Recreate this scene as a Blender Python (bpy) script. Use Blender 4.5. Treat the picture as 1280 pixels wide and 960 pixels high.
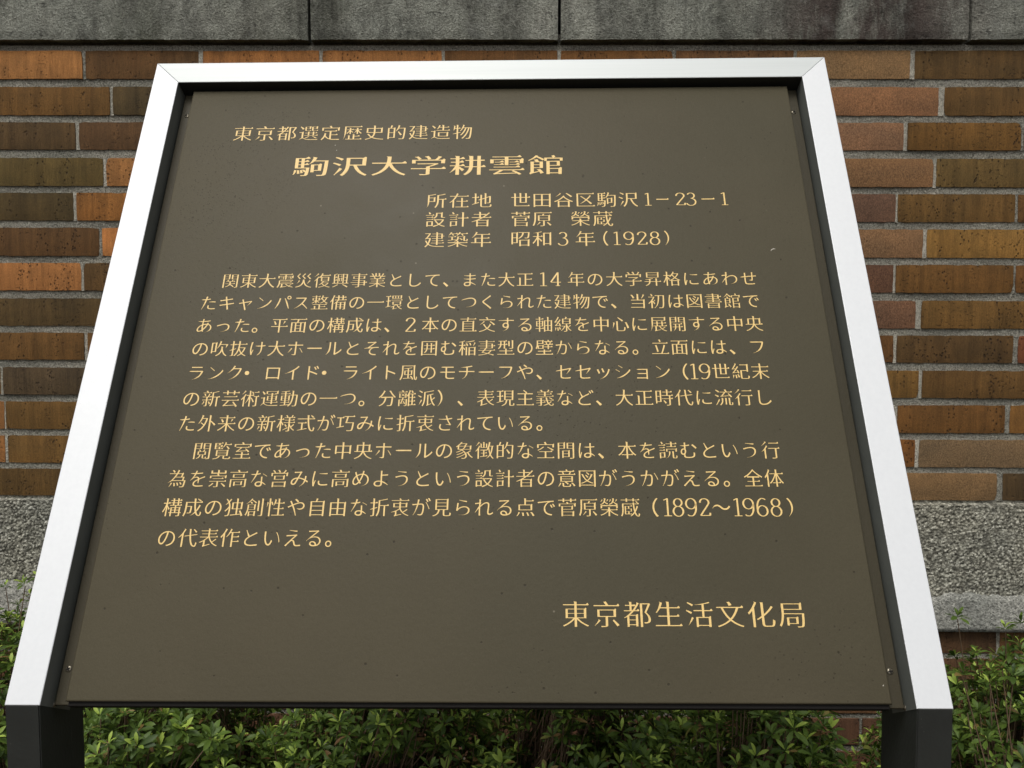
import bpy, bmesh, math, random
import numpy as np
from mathutils import Vector, Matrix, noise
for o in list(bpy.data.objects): bpy.data.objects.remove(o)
S = bpy.context.scene
C = S.collection
R = math.radians
random.seed(7)
EYE = 1.45            # camera height over the ground (m)

# ------------------------------------------------------------------ camera
cd = bpy.data.cameras.new('camera'); cam = bpy.data.objects.new('camera', cd); C.objects.link(cam)
rt = Vector((0.99993, 0.01121, 0.00326)); upv = Vector((-0.00392, 0.05920, 0.99824)); fw = Vector((-0.01100, 0.99818, -0.05924))
m = Matrix((rt, upv, -fw)).transposed().to_4x4(); m.translation = (0, 0, EYE)
cam.matrix_world = m
cd.sensor_width = 36; cd.lens = 36*1072/1280; cd.clip_start = .02; cd.clip_end = 500
S.camera = cam
# ------------------------------------------------------------------ sky, sun, exposure (bright overcast day)
SUN_EL, SUN_AZ = 62, 205        # azimuth measured from +Y clockwise: behind the camera, a little to the left
w = bpy.data.worlds.new('World'); S.world = w; w.use_nodes = True
nt = w.node_tree; bg = nt.nodes['Background']
sky = nt.nodes.new('ShaderNodeTexSky'); sky.sky_type = 'NISHITA'; sky.sun_disc = False
sky.sun_elevation = R(SUN_EL); sky.sun_rotation = R(SUN_AZ); sky.dust_density = 4; sky.air_density = 1.0
hs = nt.nodes.new('ShaderNodeHueSaturation'); hs.inputs['Saturation'].default_value = .22
nt.links.new(sky.outputs[0], hs.inputs['Color']); nt.links.new(hs.outputs[0], bg.inputs['Color'])
bg.inputs['Strength'].default_value = .13
sl = bpy.data.lights.new('sun', 'SUN'); sun = bpy.data.objects.new('sun', sl); C.objects.link(sun)
sl.energy = 1.5; sl.angle = R(28); sl.color = (1, .965, .91)
d = Vector((math.sin(R(SUN_AZ))*math.cos(R(SUN_EL)), math.cos(R(SUN_AZ))*math.cos(R(SUN_EL)), math.sin(R(SUN_EL))))
sun.rotation_euler = d.to_track_quat('Z', 'Y').to_euler()
S.view_settings.view_transform = 'Standard'; S.view_settings.look = 'None'
S.view_settings.exposure = 0.2; S.view_settings.gamma = 1

# ------------------------------------------------------------------ helpers
def tag(o, label=None, cat=None, group=None, kind=None):
    if label: o['label'] = label
    if cat: o['category'] = cat
    if group: o['group'] = group
    if kind: o['kind'] = kind
    return o
def link(name, me, parent=None, mats=(), smooth=False):
    for mt in mats: me.materials.append(mt)
    o = bpy.data.objects.new(name, me); C.objects.link(o); o.parent = parent
    if smooth: me.shade_smooth()
    return o
def from_bm(name, bm, parent=None, mats=(), smooth=False):
    me = bpy.data.meshes.new(name); bm.to_mesh(me); bm.free()
    return link(name, me, parent, mats, smooth)
def empty(name, loc=(0, 0, 0)):
    o = bpy.data.objects.new(name, None); o.empty_display_size = .1; o.location = loc; C.objects.link(o); return o
def srgb(r, g, b, k=1.0):
    f = lambda c: ((c/255+.055)/1.055)**2.4 if c > 10 else c/255/12.92
    return (f(r)*k, f(g)*k, f(b)*k, 1)

class Mat:
    def __init__(s, name, rough=.8, spec=.3, metal=0):
        s.m = bpy.data.materials.new(name); s.m.use_nodes = True; s.t = s.m.node_tree; s.n = s.t.nodes
        s.b = s.n['Principled BSDF']; s.b.inputs['Roughness'].default_value = rough
        s.b.inputs['Specular IOR Level'].default_value = spec; s.b.inputs['Metallic'].default_value = metal
    def link(s, a, b): s.t.links.new(a, b)
    def set(s, node, **k):
        for a, v in k.items(): node.inputs[a.replace('_', ' ')].default_value = v
        return node
    def coord(s, kind='Object', scale=(1, 1, 1), loc=(0, 0, 0)):
        tc = s.n.new('ShaderNodeTexCoord'); mp = s.n.new('ShaderNodeMapping')
        mp.inputs['Scale'].default_value = scale; mp.inputs['Location'].default_value = loc
        s.link(tc.outputs[kind], mp.inputs[0]); return mp.outputs[0]
    def noise(s, co, scale, detail=4, rough=.6, dist=0):
        n = s.n.new('ShaderNodeTexNoise'); s.set(n, Scale=scale, Detail=detail, Roughness=rough, Distortion=dist)
        s.link(co, n.inputs['Vector']); return n.outputs['Fac']
    def vor(s, co, scale, out='Distance', feature='F1', rand=1):
        n = s.n.new('ShaderNodeTexVoronoi'); n.feature = feature; s.set(n, Scale=scale, Randomness=rand)
        s.link(co, n.inputs['Vector']); return n.outputs[out]
    def ramp(s, fac, stops):
        n = s.n.new('ShaderNodeValToRGB'); e = n.color_ramp.elements
        while len(e) < len(stops): e.new(.5)
        for q, (p, c) in zip(e, stops):
            q.position = p; q.color = c if len(c) == 4 else (*c, 1)
        s.link(fac, n.inputs[0]); return n.outputs[0]
    def g(s, fac, a, b):
        if a < b: return s.ramp(fac, [(a, (0, 0, 0)), (b, (1, 1, 1))])
        return s.ramp(fac, [(b, (1, 1, 1)), (a, (0, 0, 0))])
    def mix(s, fac, a, b, mode='MIX'):
        n = s.n.new('ShaderNodeMix'); n.data_type = 'RGBA'; n.blend_type = mode
        for i, v in ((0, fac), (6, a), (7, b)):
            if isinstance(v, (int, float)): n.inputs[i].default_value = v
            elif isinstance(v, tuple): n.inputs[i].default_value = v if len(v) == 4 else (*v, 1)
            else: s.link(v, n.inputs[i])
        return n.outputs[2]
    def math(s, op, a, b=0.0):
        n = s.n.new('ShaderNodeMath'); n.operation = op
        for i, v in ((0, a), (1, b)):
            if isinstance(v, (int, float)): n.inputs[i].default_value = v
            else: s.link(v, n.inputs[i])
        return n.outputs[0]
    def bump(s, h, dist, strength=1):
        n = s.n.new('ShaderNodeBump'); s.set(n, Distance=dist, Strength=strength)
        s.link(h, n.inputs['Height']); s.link(n.outputs[0], s.b.inputs['Normal'])
    def col(s, c):
        if isinstance(c, tuple): s.b.inputs['Base Color'].default_value = c if len(c) == 4 else (*c, 1)
        else: s.link(c, s.b.inputs['Base Color'])
        return s

# ------------------------------------------------------------------ materials
WK = 1.0
# scratch-faced brick: colour of each brick is the object's own colour, alpha > .5 = smooth sandy kind
M = Mat('brick_clay', .85, .25)
oi = M.n.new('ShaderNodeObjectInfo')
geo = M.coord('Object')
tc = M.n.new('ShaderNodeTexCoord')
off = M.n.new('ShaderNodeVectorMath'); off.operation = 'ADD'
cmb = M.n.new('ShaderNodeCombineXYZ'); r20 = M.math('MULTIPLY', oi.outputs['Random'], 37.0)
M.link(r20, cmb.inputs[0]); M.link(r20, cmb.inputs[2]); M.link(tc.outputs['Object'], off.inputs[0]); M.link(cmb.outputs[0], off.inputs[1])
def mapped(scale):
    mp = M.n.new('ShaderNodeMapping'); mp.inputs['Scale'].default_value = scale; M.link(off.outputs[0], mp.inputs[0]); return mp.outputs[0]
streak = M.noise(mapped((1, 1, .10)), 300, 3, .65)
streak2 = M.noise(mapped((1, 1, .05)), 55, 3, .6)
blotch = M.noise(mapped((1, 1, 1.6)), 9, 3, .55)
grain = M.noise(mapped((1, 1, .7)), 480, 3, .75)
pits = M.vor(mapped((1, 1, .6)), 170)
pitsel = M.noise(mapped((1, 1, .25)), 28, 2, .5)
pit = M.math('MULTIPLY', M.g(pits, .30, .16), M.g(pitsel, .50, .60))
crk = M.noise(mapped((1, 1, 2.2)), 130, 3, .7)
crack = M.math('MULTIPLY', M.g(crk, .60, .68), M.g(M.noise(mapped((1, 1, .08)), 33, 1, .4), .53, .62))
smooth_kind = oi.outputs['Alpha']
vv = M.math('MULTIPLY', M.ramp(streak, [(.25, (.84,)*3), (.75, (1.16,)*3)]), M.ramp(streak2, [(.3, (.74,)*3), (.7, (1.26,)*3)]))
vs = M.ramp(grain, [(.3, (.72,)*3), (.7, (1.32,)*3)])
var = M.mix(smooth_kind, vv, vs)
var = M.mix(1.0, var, M.ramp(grain, [(.3, (.74,)*3), (.7, (1.28,)*3)]), 'MULTIPLY')
base = M.mix(1.0, oi.outputs['Color'], var, 'MULTIPLY')
tint = M.mix(1.0, base, M.ramp(blotch, [(.35, (.82, .86, .88)), (.65, (1.14, 1.13, 1.08))]), 'MULTIPLY')
dk = M.math('MAXIMUM', pit, crack)
dk = M.math('MULTIPLY', dk, M.math('SUBTRACT', 1.0, M.math('MULTIPLY', smooth_kind, .75)))
M.col(M.mix(M.math('MULTIPLY', dk, .62), tint, srgb(38, 28, 20)))
hgt = M.math('ADD', M.math('MULTIPLY', streak, .55), M.math('SUBTRACT', M.math('MULTIPLY', grain, .35), M.math('MULTIPLY', dk, .9)))
M.bump(hgt, .0032, 1)
brickM = M.m

def cement(name, a, b, c, sc=1.0, bumpd=.002, stain=None):
    M = Mat(name, .92, .2)
    co = M.coord('Object')
    n1 = M.g(M.noise(co, 260*sc, 4, .8), .36, .64); n2 = M.noise(co, 7, 4, .6); n3 = M.vor(co, 330*sc)
    col = M.mix(n1, a, b)
    col = M.mix(M.g(n3, .32, .12), col, c)
    col = M.mix(1.0, col, M.ramp(n2, [(.3, (.78, .8, .78)), (.7, (1.2, 1.18, 1.15))]), 'MULTIPLY')
    if stain: col = stain(M, co, col)
    M.col(col)
    M.bump(M.math('ADD', n1, M.math('MULTIPLY', n3, .6)), bumpd, 1)
    return M.m
mortarM = cement('mortar', srgb(112, 110, 102), srgb(208, 204, 190), srgb(48, 46, 42), 1.0, .003,
    lambda M, co, c: M.mix(M.math('MULTIPLY', M.g(M.noise(M.coord('Object', (1, 1, 4)), 5, 4, .65), .45, .68), .45), c, srgb(72, 72, 62)))
def stone_stain(M, co, c):
    ge = M.n.new('ShaderNodeNewGeometry')
    def wp(scale, loc=(0, 0, 0)):
        mp = M.n.new('ShaderNodeMapping'); mp.inputs['Scale'].default_value = scale; mp.inputs['Location'].default_value = loc; M.link(ge.outputs['Position'], mp.inputs[0]); return mp.outputs[0]
    sx = M.n.new('ShaderNodeSeparateXYZ'); M.link(ge.outputs['Position'], sx.inputs[0])
    moss = M.math('MULTIPLY', M.g(M.noise(wp((1, 1, .6)), 5, 5, .65), .44, .62), M.ramp(M.math('ADD', M.math('MULTIPLY', sx.outputs[0], .3), .5), [(.25, (1,)*3), (.6, (.25,)*3)]))
    c = M.mix(M.math('MULTIPLY', moss, .6), c, srgb(58, 62, 40))
    red = M.math('MULTIPLY', M.g(M.noise(wp((1.7, 1, .45), (3.3, 0, 1)), 6, 5, .7), .42, .55), M.g(M.math('ABSOLUTE', M.math('SUBTRACT', sx.outputs[0], .68)), .30, .10))
    c = M.mix(M.math('MULTIPLY', red, .8), c, srgb(66, 42, 40))
    mid = M.g(M.noise(wp((1, 1, .5), (1, 0, 5)), 16, 5, .7), .47, .66)
    c = M.mix(M.math('MULTIPLY', mid, .55), c, srgb(50, 49, 45))
    run = M.math('MULTIPLY', M.g(M.noise(wp((1, 1, .06), (6, 0, 2)), 24, 3, .6), .52, .68), M.g(M.noise(wp((1, 1, .5), (2, 0, 7)), 4, 3, .6), .42, .6))
    c = M.mix(M.math('MULTIPLY', run, .6), c, srgb(48, 44, 38))
    pale = M.g(M.noise(wp((1, 1, 1), (9, 0, 3)), 8, 5, .7), .54, .70)
    c = M.mix(M.math('MULTIPLY', pale, .35), c, srgb(190, 192, 184))
    blk = M.g(M.noise(wp((1, 1, 1.3), (4, 0, 5)), 42, 5, .75), .58, .68)
    return M.mix(M.math('MULTIPLY', blk, .7), c, srgb(30, 30, 28))
stoneM = cement('weathered_stone', srgb(134, 136, 126), srgb(192, 193, 182), srgb(104, 104, 96), .8, .004, stone_stain)
M = Mat('exposed_aggregate', .95, .15)
co = M.coord('Object')
vc = M.vor(co, 250, 'Color'); n1 = M.noise(co, 500, 3, .7)
sep = M.n.new('ShaderNodeSeparateColor'); M.link(vc, sep.inputs[0])
c = M.ramp(sep.outputs[0], [(0, srgb(84, 83, 77)), (.4, srgb(130, 128, 118)), (.75, srgb(156, 154, 142)), (1, srgb(200, 198, 186))])
c = M.mix(1.0, c, M.ramp(n1, [(.3, (.75,)*3), (.7, (1.2,)*3)]), 'MULTIPLY')
c = M.mix(1.0, c, M.ramp(M.noise(co, 5, 3, .5), [(.35, (.88, .9, .9)), (.65, (1.08, 1.06, 1.0))]), 'MULTIPLY')
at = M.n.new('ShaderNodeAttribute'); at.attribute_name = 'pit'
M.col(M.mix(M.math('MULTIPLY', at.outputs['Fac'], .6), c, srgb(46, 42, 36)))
M.bump(n1, .0015, 1); aggM = M.m
skimM = cement('skimmed_cement', srgb(132, 132, 126), srgb(204, 202, 194), srgb(110, 110, 104), .5, .003)
M = Mat('soil', 1, .1); co = M.coord('Object')
M.col(M.mix(M.noise(co, 60, 5, .7), srgb(44, 34, 24), srgb(98, 80, 60))); M.bump(M.noise(co, 90, 5, .7), .01, 1); soilM = M.m

# board finishes
H0 = EYE-.27759
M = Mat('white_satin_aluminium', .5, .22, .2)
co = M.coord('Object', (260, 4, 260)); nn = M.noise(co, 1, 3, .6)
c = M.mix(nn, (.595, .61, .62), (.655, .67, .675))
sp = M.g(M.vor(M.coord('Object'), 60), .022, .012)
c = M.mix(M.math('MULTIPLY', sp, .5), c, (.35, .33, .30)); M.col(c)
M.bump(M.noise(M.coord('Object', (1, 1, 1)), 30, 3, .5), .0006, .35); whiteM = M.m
M = Mat('brushed_aluminium_rail', .5, .3, .2)
co = M.coord('Object', (4, 260, 260)); nn = M.noise(co, 1, 3, .6)
tcx = M.coord('Object'); sx = M.n.new('ShaderNodeSeparateXYZ'); M.link(tcx, sx.inputs[0])
M.col(M.mix(nn, (.46, .485, .475), (.55, .575, .565))); railM = M.m  # greyer than the side rails: weaker sky reflection put into the colour
M = Mat('dark_bronze_paint', .5, .22); co = M.coord('Object'); scf = M.math('MULTIPLY', M.g(M.noise(M.coord('Object', (1, 1, .15)), 150, 3, .7), .62, .72), M.g(M.noise(M.coord('Object', (1, 1, .5)), 14, 3, .6), .50, .62))
c = M.mix(M.noise(co, 26, 4, .6), srgb(36, 37, 35), srgb(50, 52, 49))
c = M.mix(M.math('MULTIPLY', M.g(M.vor(co, 140), .05, .02), .6), c, srgb(110, 108, 98)); c = M.mix(M.math('MULTIPLY', scf, .35), c, srgb(96, 94, 88)); M.col(c)
M.bump(M.noise(co, 300, 2, .6), .0004, .4); darkM = M.m
def plate_paint(name, k):
    M = Mat(name, .6, .16); co = M.coord('Object')
    n1 = M.noise(co, 9, 5, .62, .4); n2 = M.noise(M.coord('Object', (1, 1, 1), (5, 2, 1)), 3, 3, .5)
    c = M.mix(n1, srgb(86, 79, 61, k), srgb(100, 93, 74, k))
    c = M.mix(M.math('MULTIPLY', M.g(n2, .35, .7), .55), c, srgb(84, 81, 64, k))
    c = M.mix(1.0, c, M.ramp(M.noise(co, 900, 2, .6), [(.3, (.93,)*3), (.7, (1.07,)*3)]), 'MULTIPLY')
    pm = M.g(M.noise(co, 6, 3, .6), .50, .66)
    p1 = M.math('MULTIPLY', M.g(M.vor(co, 190), .16, .10), pm)
    p2 = M.g(M.vor(M.coord('Object', (1, 1, 1), (3, 1, 7)), 62), .075, .05)
    ds = M.n.new('ShaderNodeVectorMath'); ds.operation = 'DISTANCE'; M.link(M.coord('Object', (1.5, 0, 1)), ds.inputs[0]); ds.inputs[1].default_value = (.135, 0, H0+.43)
    near = M.math('MULTIPLY', M.g(ds.outputs['Value'], .15, .02), M.g(M.noise(co, 30, 3, .6), .42, .58))
    p3 = M.math('MULTIPLY', M.g(M.vor(M.coord('Object', (1, 1, 1), (2, 5, 3)), 330), .26, .18), near)
    p1 = M.math('MAXIMUM', p1, p3)
    c = M.mix(M.math('MULTIPLY', M.math('MAXIMUM', p1, p2), .62), c, srgb(40, 35, 27))
    wsp = M.g(M.vor(M.coord('Object', (1, 1, 1), (8, 4, 7)), 22), .022, .014)
    c = M.mix(M.math('MULTIPLY', wsp, .2), c, srgb(190, 180, 160))
    M.col(c); M.link(M.ramp(n1, [(.3, (.46,)*3), (.7, (.60,)*3)]), M.b.inputs['Roughness'])
    M.bump(M.math('SUBTRACT', M.noise(co, 240, 3, .6), M.math('MAXIMUM', p1, p2)), .0006, .35)
    return M.m
plateM = plate_paint('umber_enamel', .64); shadedStripM = plate_paint('umber_enamel_shaded', .42)  # strips: same paint as the plate, darkened for the shade they sit in
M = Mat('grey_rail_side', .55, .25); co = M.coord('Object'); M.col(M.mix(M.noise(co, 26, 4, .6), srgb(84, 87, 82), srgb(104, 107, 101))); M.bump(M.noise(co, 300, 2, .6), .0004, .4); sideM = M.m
M = Mat('gilt_lettering', .5, .4); co = M.coord('Object')
M.col(M.mix(M.noise(co, 500, 2, .6), srgb(204, 170, 102), srgb(228, 197, 128))); giltM = M.m
M = Mat('steel_screw', .35, .5, .8); M.col(srgb(120, 114, 100)); screwM = M.m
M = Mat('black_recess_shade', .8, .2); M.col(srgb(26, 24, 22)); blackM = M.m
M = Mat('bare_scratch', .5, .4); M.col(srgb(176, 170, 156)); scrM = M.m

def leafmat(name, a, b):
    M = Mat(name, .5, .3); oi = M.n.new('ShaderNodeObjectInfo'); g = M.n.new('ShaderNodeNewGeometry')
    r = M.math('FRACT', M.math('ADD', g.outputs['Random Per Island'], oi.outputs['Random']))
    c = M.ramp(r, [(0, a), (.6, b), (.95, b), (.965, (.22, .17, .05, 1)), (1, (.16, .085, .035, 1))])
    M.col(c)
    M.b.inputs['Transmission Weight'].default_value = 0
    tr = M.n.new('ShaderNodeBsdfTranslucent'); M.link(c, tr.inputs[0]); mx = M.n.new('ShaderNodeMixShader'); mx.inputs[0].default_value = .28
    M.link(M.b.outputs[0], mx.inputs[1]); M.link(tr.outputs[0], mx.inputs[2]); M.link(mx.outputs[0], M.n['Material Output'].inputs[0])
    return M.m
leafM = leafmat('azalea_leaf', (.028, .056, .010, 1), (.095, .155, .024, 1))
youngM = leafmat('azalea_young_leaf', (.19, .28, .04, 1), (.34, .45, .08, 1))
M = Mat('azalea_bark', .9, .2); co = M.coord('Object', (1, 1, .3)); M.col(M.mix(M.noise(co, 300, 3, .6), srgb(70, 54, 40), srgb(128, 108, 86))); barkM = M.m

# ------------------------------------------------------------------ ground
bm = bmesh.new()
N = 40
vs = {}
for i in range(N+1):
    for j in range(N+1):
        f = lambda t: math.copysign(abs(t)**2.6, t)*60
        x, y = f(i/N*2-1), f(j/N*2-1)
        z = .012*noise.noise((x*3, y*3, 0)) if abs(x) < 6 and abs(y) < 6 else 0
        vs[i, j] = bm.verts.new((x, y, z))
for i in range(N):
    for j in range(N): bm.faces.new((vs[i, j], vs[i+1, j], vs[i+1, j+1], vs[i, j+1]))
tag(from_bm('ground', bm, None, [soilM], True), kind='structure')

# ------------------------------------------------------------------ brick wall
D = 1.7503           # distance of the brick faces from the camera's foot
PITCH, BL = .237, .2305
X0, X1 = -2.13, 2.13
wall = empty('brick_wall', (0, D, 0))
tag(wall, 'long brown brick wall with grey mortar, stone band on top and rough concrete plinth', 'wall')
ROWS = [  # top, bottom (relative to eye height), measured vertical joints
 (.5640, .5087, [(-.8864, -.8799), (-.6513, -.6432), (-.4081, -.4016), (-.1624, -.1559), (.0698, .0762), (.2997, .3060), (.5400, .5463), (.7716, .7811)]),
 (.4926, .4367, [(-.8324, -.8259), (.8310, .8421)]),
 (.4224, .3682, [(-.9040, -.8967), (.7632, .7711), (.9969, 1.0032)]),
 (.3515, .2954, [(-.8497, -.8432), (.8244, .8308)]),
 (.2815, .2259, [(-.9127, -.9062), (.7515, .7555), (.9912, .9960)]),
 (.2111, .1544, [(-.8614, -.8557), (.8081, .8161)]),
 (.1399, .0842, [(-.9002, -.8952), (.7508, .7557), (.9917, .9965)]),
 (.0680, .0120, [(-.856, -.850), (.7981, .8093)]),
 (-.0022, -.0576, [(-.8974, -.8908), (.7550, .7615), (.9970, 1.0067)]),
 (-.0736, -.1293, [(-1.0731, -1.0673), (.8090, .8154)]),
 (-.1441, -.2008, [(-1.0671, -1.0638), (.9862, .9959)]),
 (-.2149, -.2711, [(-1.0677, -1.0627), (.8052, .8134)]),
 (-.2835, -.3392, [(-.932, -.926), (.9735, .9865)]),
 (-.6110, -.6592, [(-.95, -.943), (.985, .992)]),
 (-.6711, -.7253, [(-.83, -.823), (.868, .875)]),
 (-.7372, -.7883, [(-.95, -.943), (.985, .992)]),
]
KC = .96   # measured picture colour -> clay colour (the wall is lit below full white)
seen = {  # (row, x of brick centre) -> measured colour, smooth kind?
 (0, -1.0): (158, 102, 48, 0), (0, -.77): (92, 64, 38, 0), (0, -.52): (158, 98, 42, 0), (0, -.28): (166, 104, 46, 0), (0, -.04): (104, 70, 40, 0), (0, .19): (112, 74, 40, 0), (0, .42): (104, 72, 46, 0), (0, .66): (128, 97, 68, 1), (0, .9): (90, 66, 38, 0),
 (1, -.95): (106, 74, 38, 0), (1, -.7): (78, 62, 40, 0), (1, .7): (130, 90, 64, 1), (1, .95): (98, 70, 38, 0),
 (2, -1.0): (84, 63, 40, 0), (2, -.8): (88, 62, 40, 0), (2, .65): (128, 92, 70, 1), (2, .88): (104, 72, 34, 0), (2, 1.1): (98, 68, 34, 0),
 (3, -.95): (90, 72, 40, 0), (3, -.75): (150, 96, 44, 0), (3, .7): (128, 92, 64, 1), (3, .95): (96, 74, 42, 0),
 (4, -1.0): (76, 60, 36, 0), (4, -.8): (136, 88, 44, 0), (4, .65): (106, 76, 62, 1), (4, .87): (100, 72, 38, 0), (4, 1.1): (96, 66, 36, 0),
 (5, -.95): (90, 62, 36, 0), (5, -.75): (168, 102, 44, 0), (5, .7): (120, 88, 64, 1), (5, .95): (130, 94, 48, 0),
 (6, -1.0): (158, 98, 44, 0), (6, -.8): (92, 66, 38, 0), (6, .65): (94, 64, 50, 1), (6, .87): (106, 72, 36, 0), (6, 1.1): (100, 66, 34, 0),
 (7, -.97): (82, 63, 38, 0), (7, .69): (114, 80, 62, 1), (7, .93): (104, 74, 38, 0),
 (8, -1.0): (104, 72, 38, 0), (8, -.78): (104, 72, 40, 0), (8, .65): (100, 66, 36, 0), (8, .87): (86, 62, 36, 0), (8, 1.1): (108, 62, 40, 0),
 (9, -.95): (78, 62, 46, 0), (9, .7): (112, 80, 40, 0), (9, .93): (96, 68, 36, 0),
 (10, -.95): (98, 70, 36, 0), (10, .87): (108, 72, 36, 0), (10, 1.1): (112, 76, 38, 0),
 (11, -.95): (112, 80, 42, 0), (11, .69): (124, 78, 38, 0), (11, .93): (114, 90, 68, 1),
 (12, -1.0): (88, 64, 34, 0), (12, .86): (122, 92, 64, 1), (12, 1.1): (74, 56, 36, 0),
}
palette = [(158, 100, 46, 0), (92, 66, 38, 0), (86, 64, 38, 0), (104, 72, 38, 0), (98, 70, 38, 0), (112, 78, 42, 0), (82, 60, 38, 0), (130, 92, 66, 1), (110, 78, 60, 1), (148, 94, 44, 0), (96, 70, 40, 0)]
low = [(116, 80, 54, 0), (100, 70, 50, 0), (108, 76, 54, 0), (92, 66, 48, 0)]
def brick_mesh(L, H, seed):
    rnd = random.Random(seed)
    nx, nz = max(3, int(L/.012)), 4
    bm = bmesh.new()
    g = {}
    dep = rnd.uniform(-.0010, .0010); tl = rnd.uniform(-.0012, .0012)
    bite = rnd.choice([0, 0, 0, 0, 1, 2, 3, 4])
    for i in range(nx+1):
        for j in range(nz+1):
            x, z = (i/nx-.5)*L, (j/nz-.5)*H
            y = -dep - tl*(i/nx-.5)*1.5 + .0006*noise.noise((x*40+seed, z*40, seed*.37))
            ed = i in (0, nx) or j in (0, nz)
            if j in (0, nz): z += .0011*noise.noise((x*60+seed*3.1, j*9.7, seed)) + .0010*noise.noise((x*220, seed*1.7, j)); 
            if i in (0, nx): x += .0011*noise.noise((i*3.3, z*80, seed*2.3))
            if ed: y += .0013
            ci = (i in (0, nx)) and (j in (0, nz))
            if ci:
                x -= math.copysign(.0006, x); z -= math.copysign(.0006, z)
                if bite == 1 + (i > 0) + 2*(j > 0): x -= math.copysign(.0022, x); y += .002
            g[i, j] = bm.verts.new((x, y, z))
    for i in range(nx):
        for j in range(nz): bm.faces.new((g[i, j], g[i+1, j], g[i+1, j+1], g[i, j+1]))
    # sides run back into the mortar
    ring = [g[i, 0] for i in range(nx+1)] + [g[nx, j] for j in range(1, nz+1)] + [g[i, nz] for i in range(nx-1, -1, -1)] + [g[0, j] for j in range(nz-1, 0, -1)]
    back = [bm.verts.new((v.co.x*1.0, .014, v.co.z)) for v in ring]
    for a in range(len(ring)):
        b = (a+1) % len(ring); bm.faces.new((ring[b], ring[a], back[a], back[b]))
    me = bpy.data.meshes.new('brick'); bm.to_mesh(me); bm.free(); me.materials.append(brickM)
    me.set_sharp_from_angle(angle=R(50)) if hasattr(me, 'set_sharp_from_angle') else None
    return me
def fill_joints(J):
    J = sorted(J); out = list(J); 
    def between(a, b):
        n = max(1, round((b[0]-a[1]+.007)/PITCH)); p = ((b[0]+b[1])/2-(a[0]+a[1])/2)/n; c = (a[0]+a[1])/2
        return [(c+p*k-.0035+random.uniform(-.0015, .0005), c+p*k+.0035+random.uniform(-.0005, .0015)) for k in range(1, n)]
    for a, b in zip(J, J[1:]):
        if b[0]-a[1] > PITCH*1.3: out += between(a, b)
    a = J[0]
    while a[0] > X0: a = (a[0]-PITCH, a[1]-PITCH); out.append(a)
    a = J[-1]
    while a[1] < X1: a = (a[0]+PITCH, a[1]+PITCH); out.append(a)
    return sorted(out)
nb = 0; heads = []
for r, (zt, zb, J) in enumerate(ROWS):
    js = fill_joints(J)
    heads += [(a, b, zt, zb) for a, b in js if X0 < a and b < X1]
    for a, b in zip(js, js[1:]):
        xa, xb = max(a[1], X0), min(b[0], X1)
        if xb-xa < .03: continue
        x = (xa+xb)/2; nb += 1
        key = min([k for k in seen if k[0] == r], key=lambda k: abs(k[1]-x), default=None)
        if key and abs(key[1]-x) < .118: c = seen[key]
        else: c = random.choice(low if r > 12 else palette)
        o = bpy.data.objects.new('brick', brick_mesh(xb-xa, zt-zb, nb)); C.objects.link(o); o.parent = wall
        o.location = (x, 0, EYE+(zt+zb)/2); o.rotation_euler = (0, random.uniform(-.0025, .0025), 0)
        j = random.uniform(.95, 1.05)
        q = srgb(*c[:3]); lum = .3*q[0]+.6*q[1]+.1*q[2]; sat = .03+.10*(c[0] > 140); q = [v*(1-sat)+lum*sat for v in q]; q[0] *= 1.04; q[1] *= 1.065; q[2] *= .94; o.color = (min(1, q[0]*KC*j), min(1, q[1]*KC*j), min(1, q[2]*KC*j), 1.0 if c[3] else 0.0)
# bricks below the third low course, hidden by the shrubs: joined
bm = bmesh.new(); zt = -.80; r = 0
while zt-.055 > -EYE:
    x = X0 + (.118 if r % 2 else 0)
    while x < X1-.05:
        L = min(.230, X1-x)
        geom = bmesh.ops.create_cube(bm, size=1, matrix=Matrix.Translation((x+L/2, .007, EYE+zt-.0275)) @ Matrix.Diagonal((L, .014, .055, 1)))
        x += PITCH
    zt -= .0705; r += 1
o = from_bm('lower_bricks', bm, wall, [brickM]); o['kind'] = 'stuff'; o.color = (*[v*KC for v in srgb(96, 68, 50)[:3]], 0)
# mortar bed with depth of its own
bm = bmesh.new()
def bed(z0, z1, y, st=.0075):
    nx, nz = int((X1-X0)/st), max(1, int((z1-z0)/st)); g = []
    for i in range(nx+1):
        col = []
        for j in range(nz+1):
            x, z = X0+(X1-X0)*i/nx, z0+(z1-z0)*j/nz
            col.append(bm.verts.new((x, y+.0012*noise.noise((x*70, z*70, 3))+.0010*noise.noise((x*190, z*190, 8)), z)))
        g.append(col)
    for i in range(nx):
        for j in range(nz): bm.faces.new((g[i][j], g[i+1][j], g[i+1][j+1], g[i][j+1]))
bed(EYE-.36, EYE+.575, .0042)
bed(0, EYE-.59, .0042, .02)
o = from_bm('mortar', bm, wall, [mortarM], True)
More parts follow.
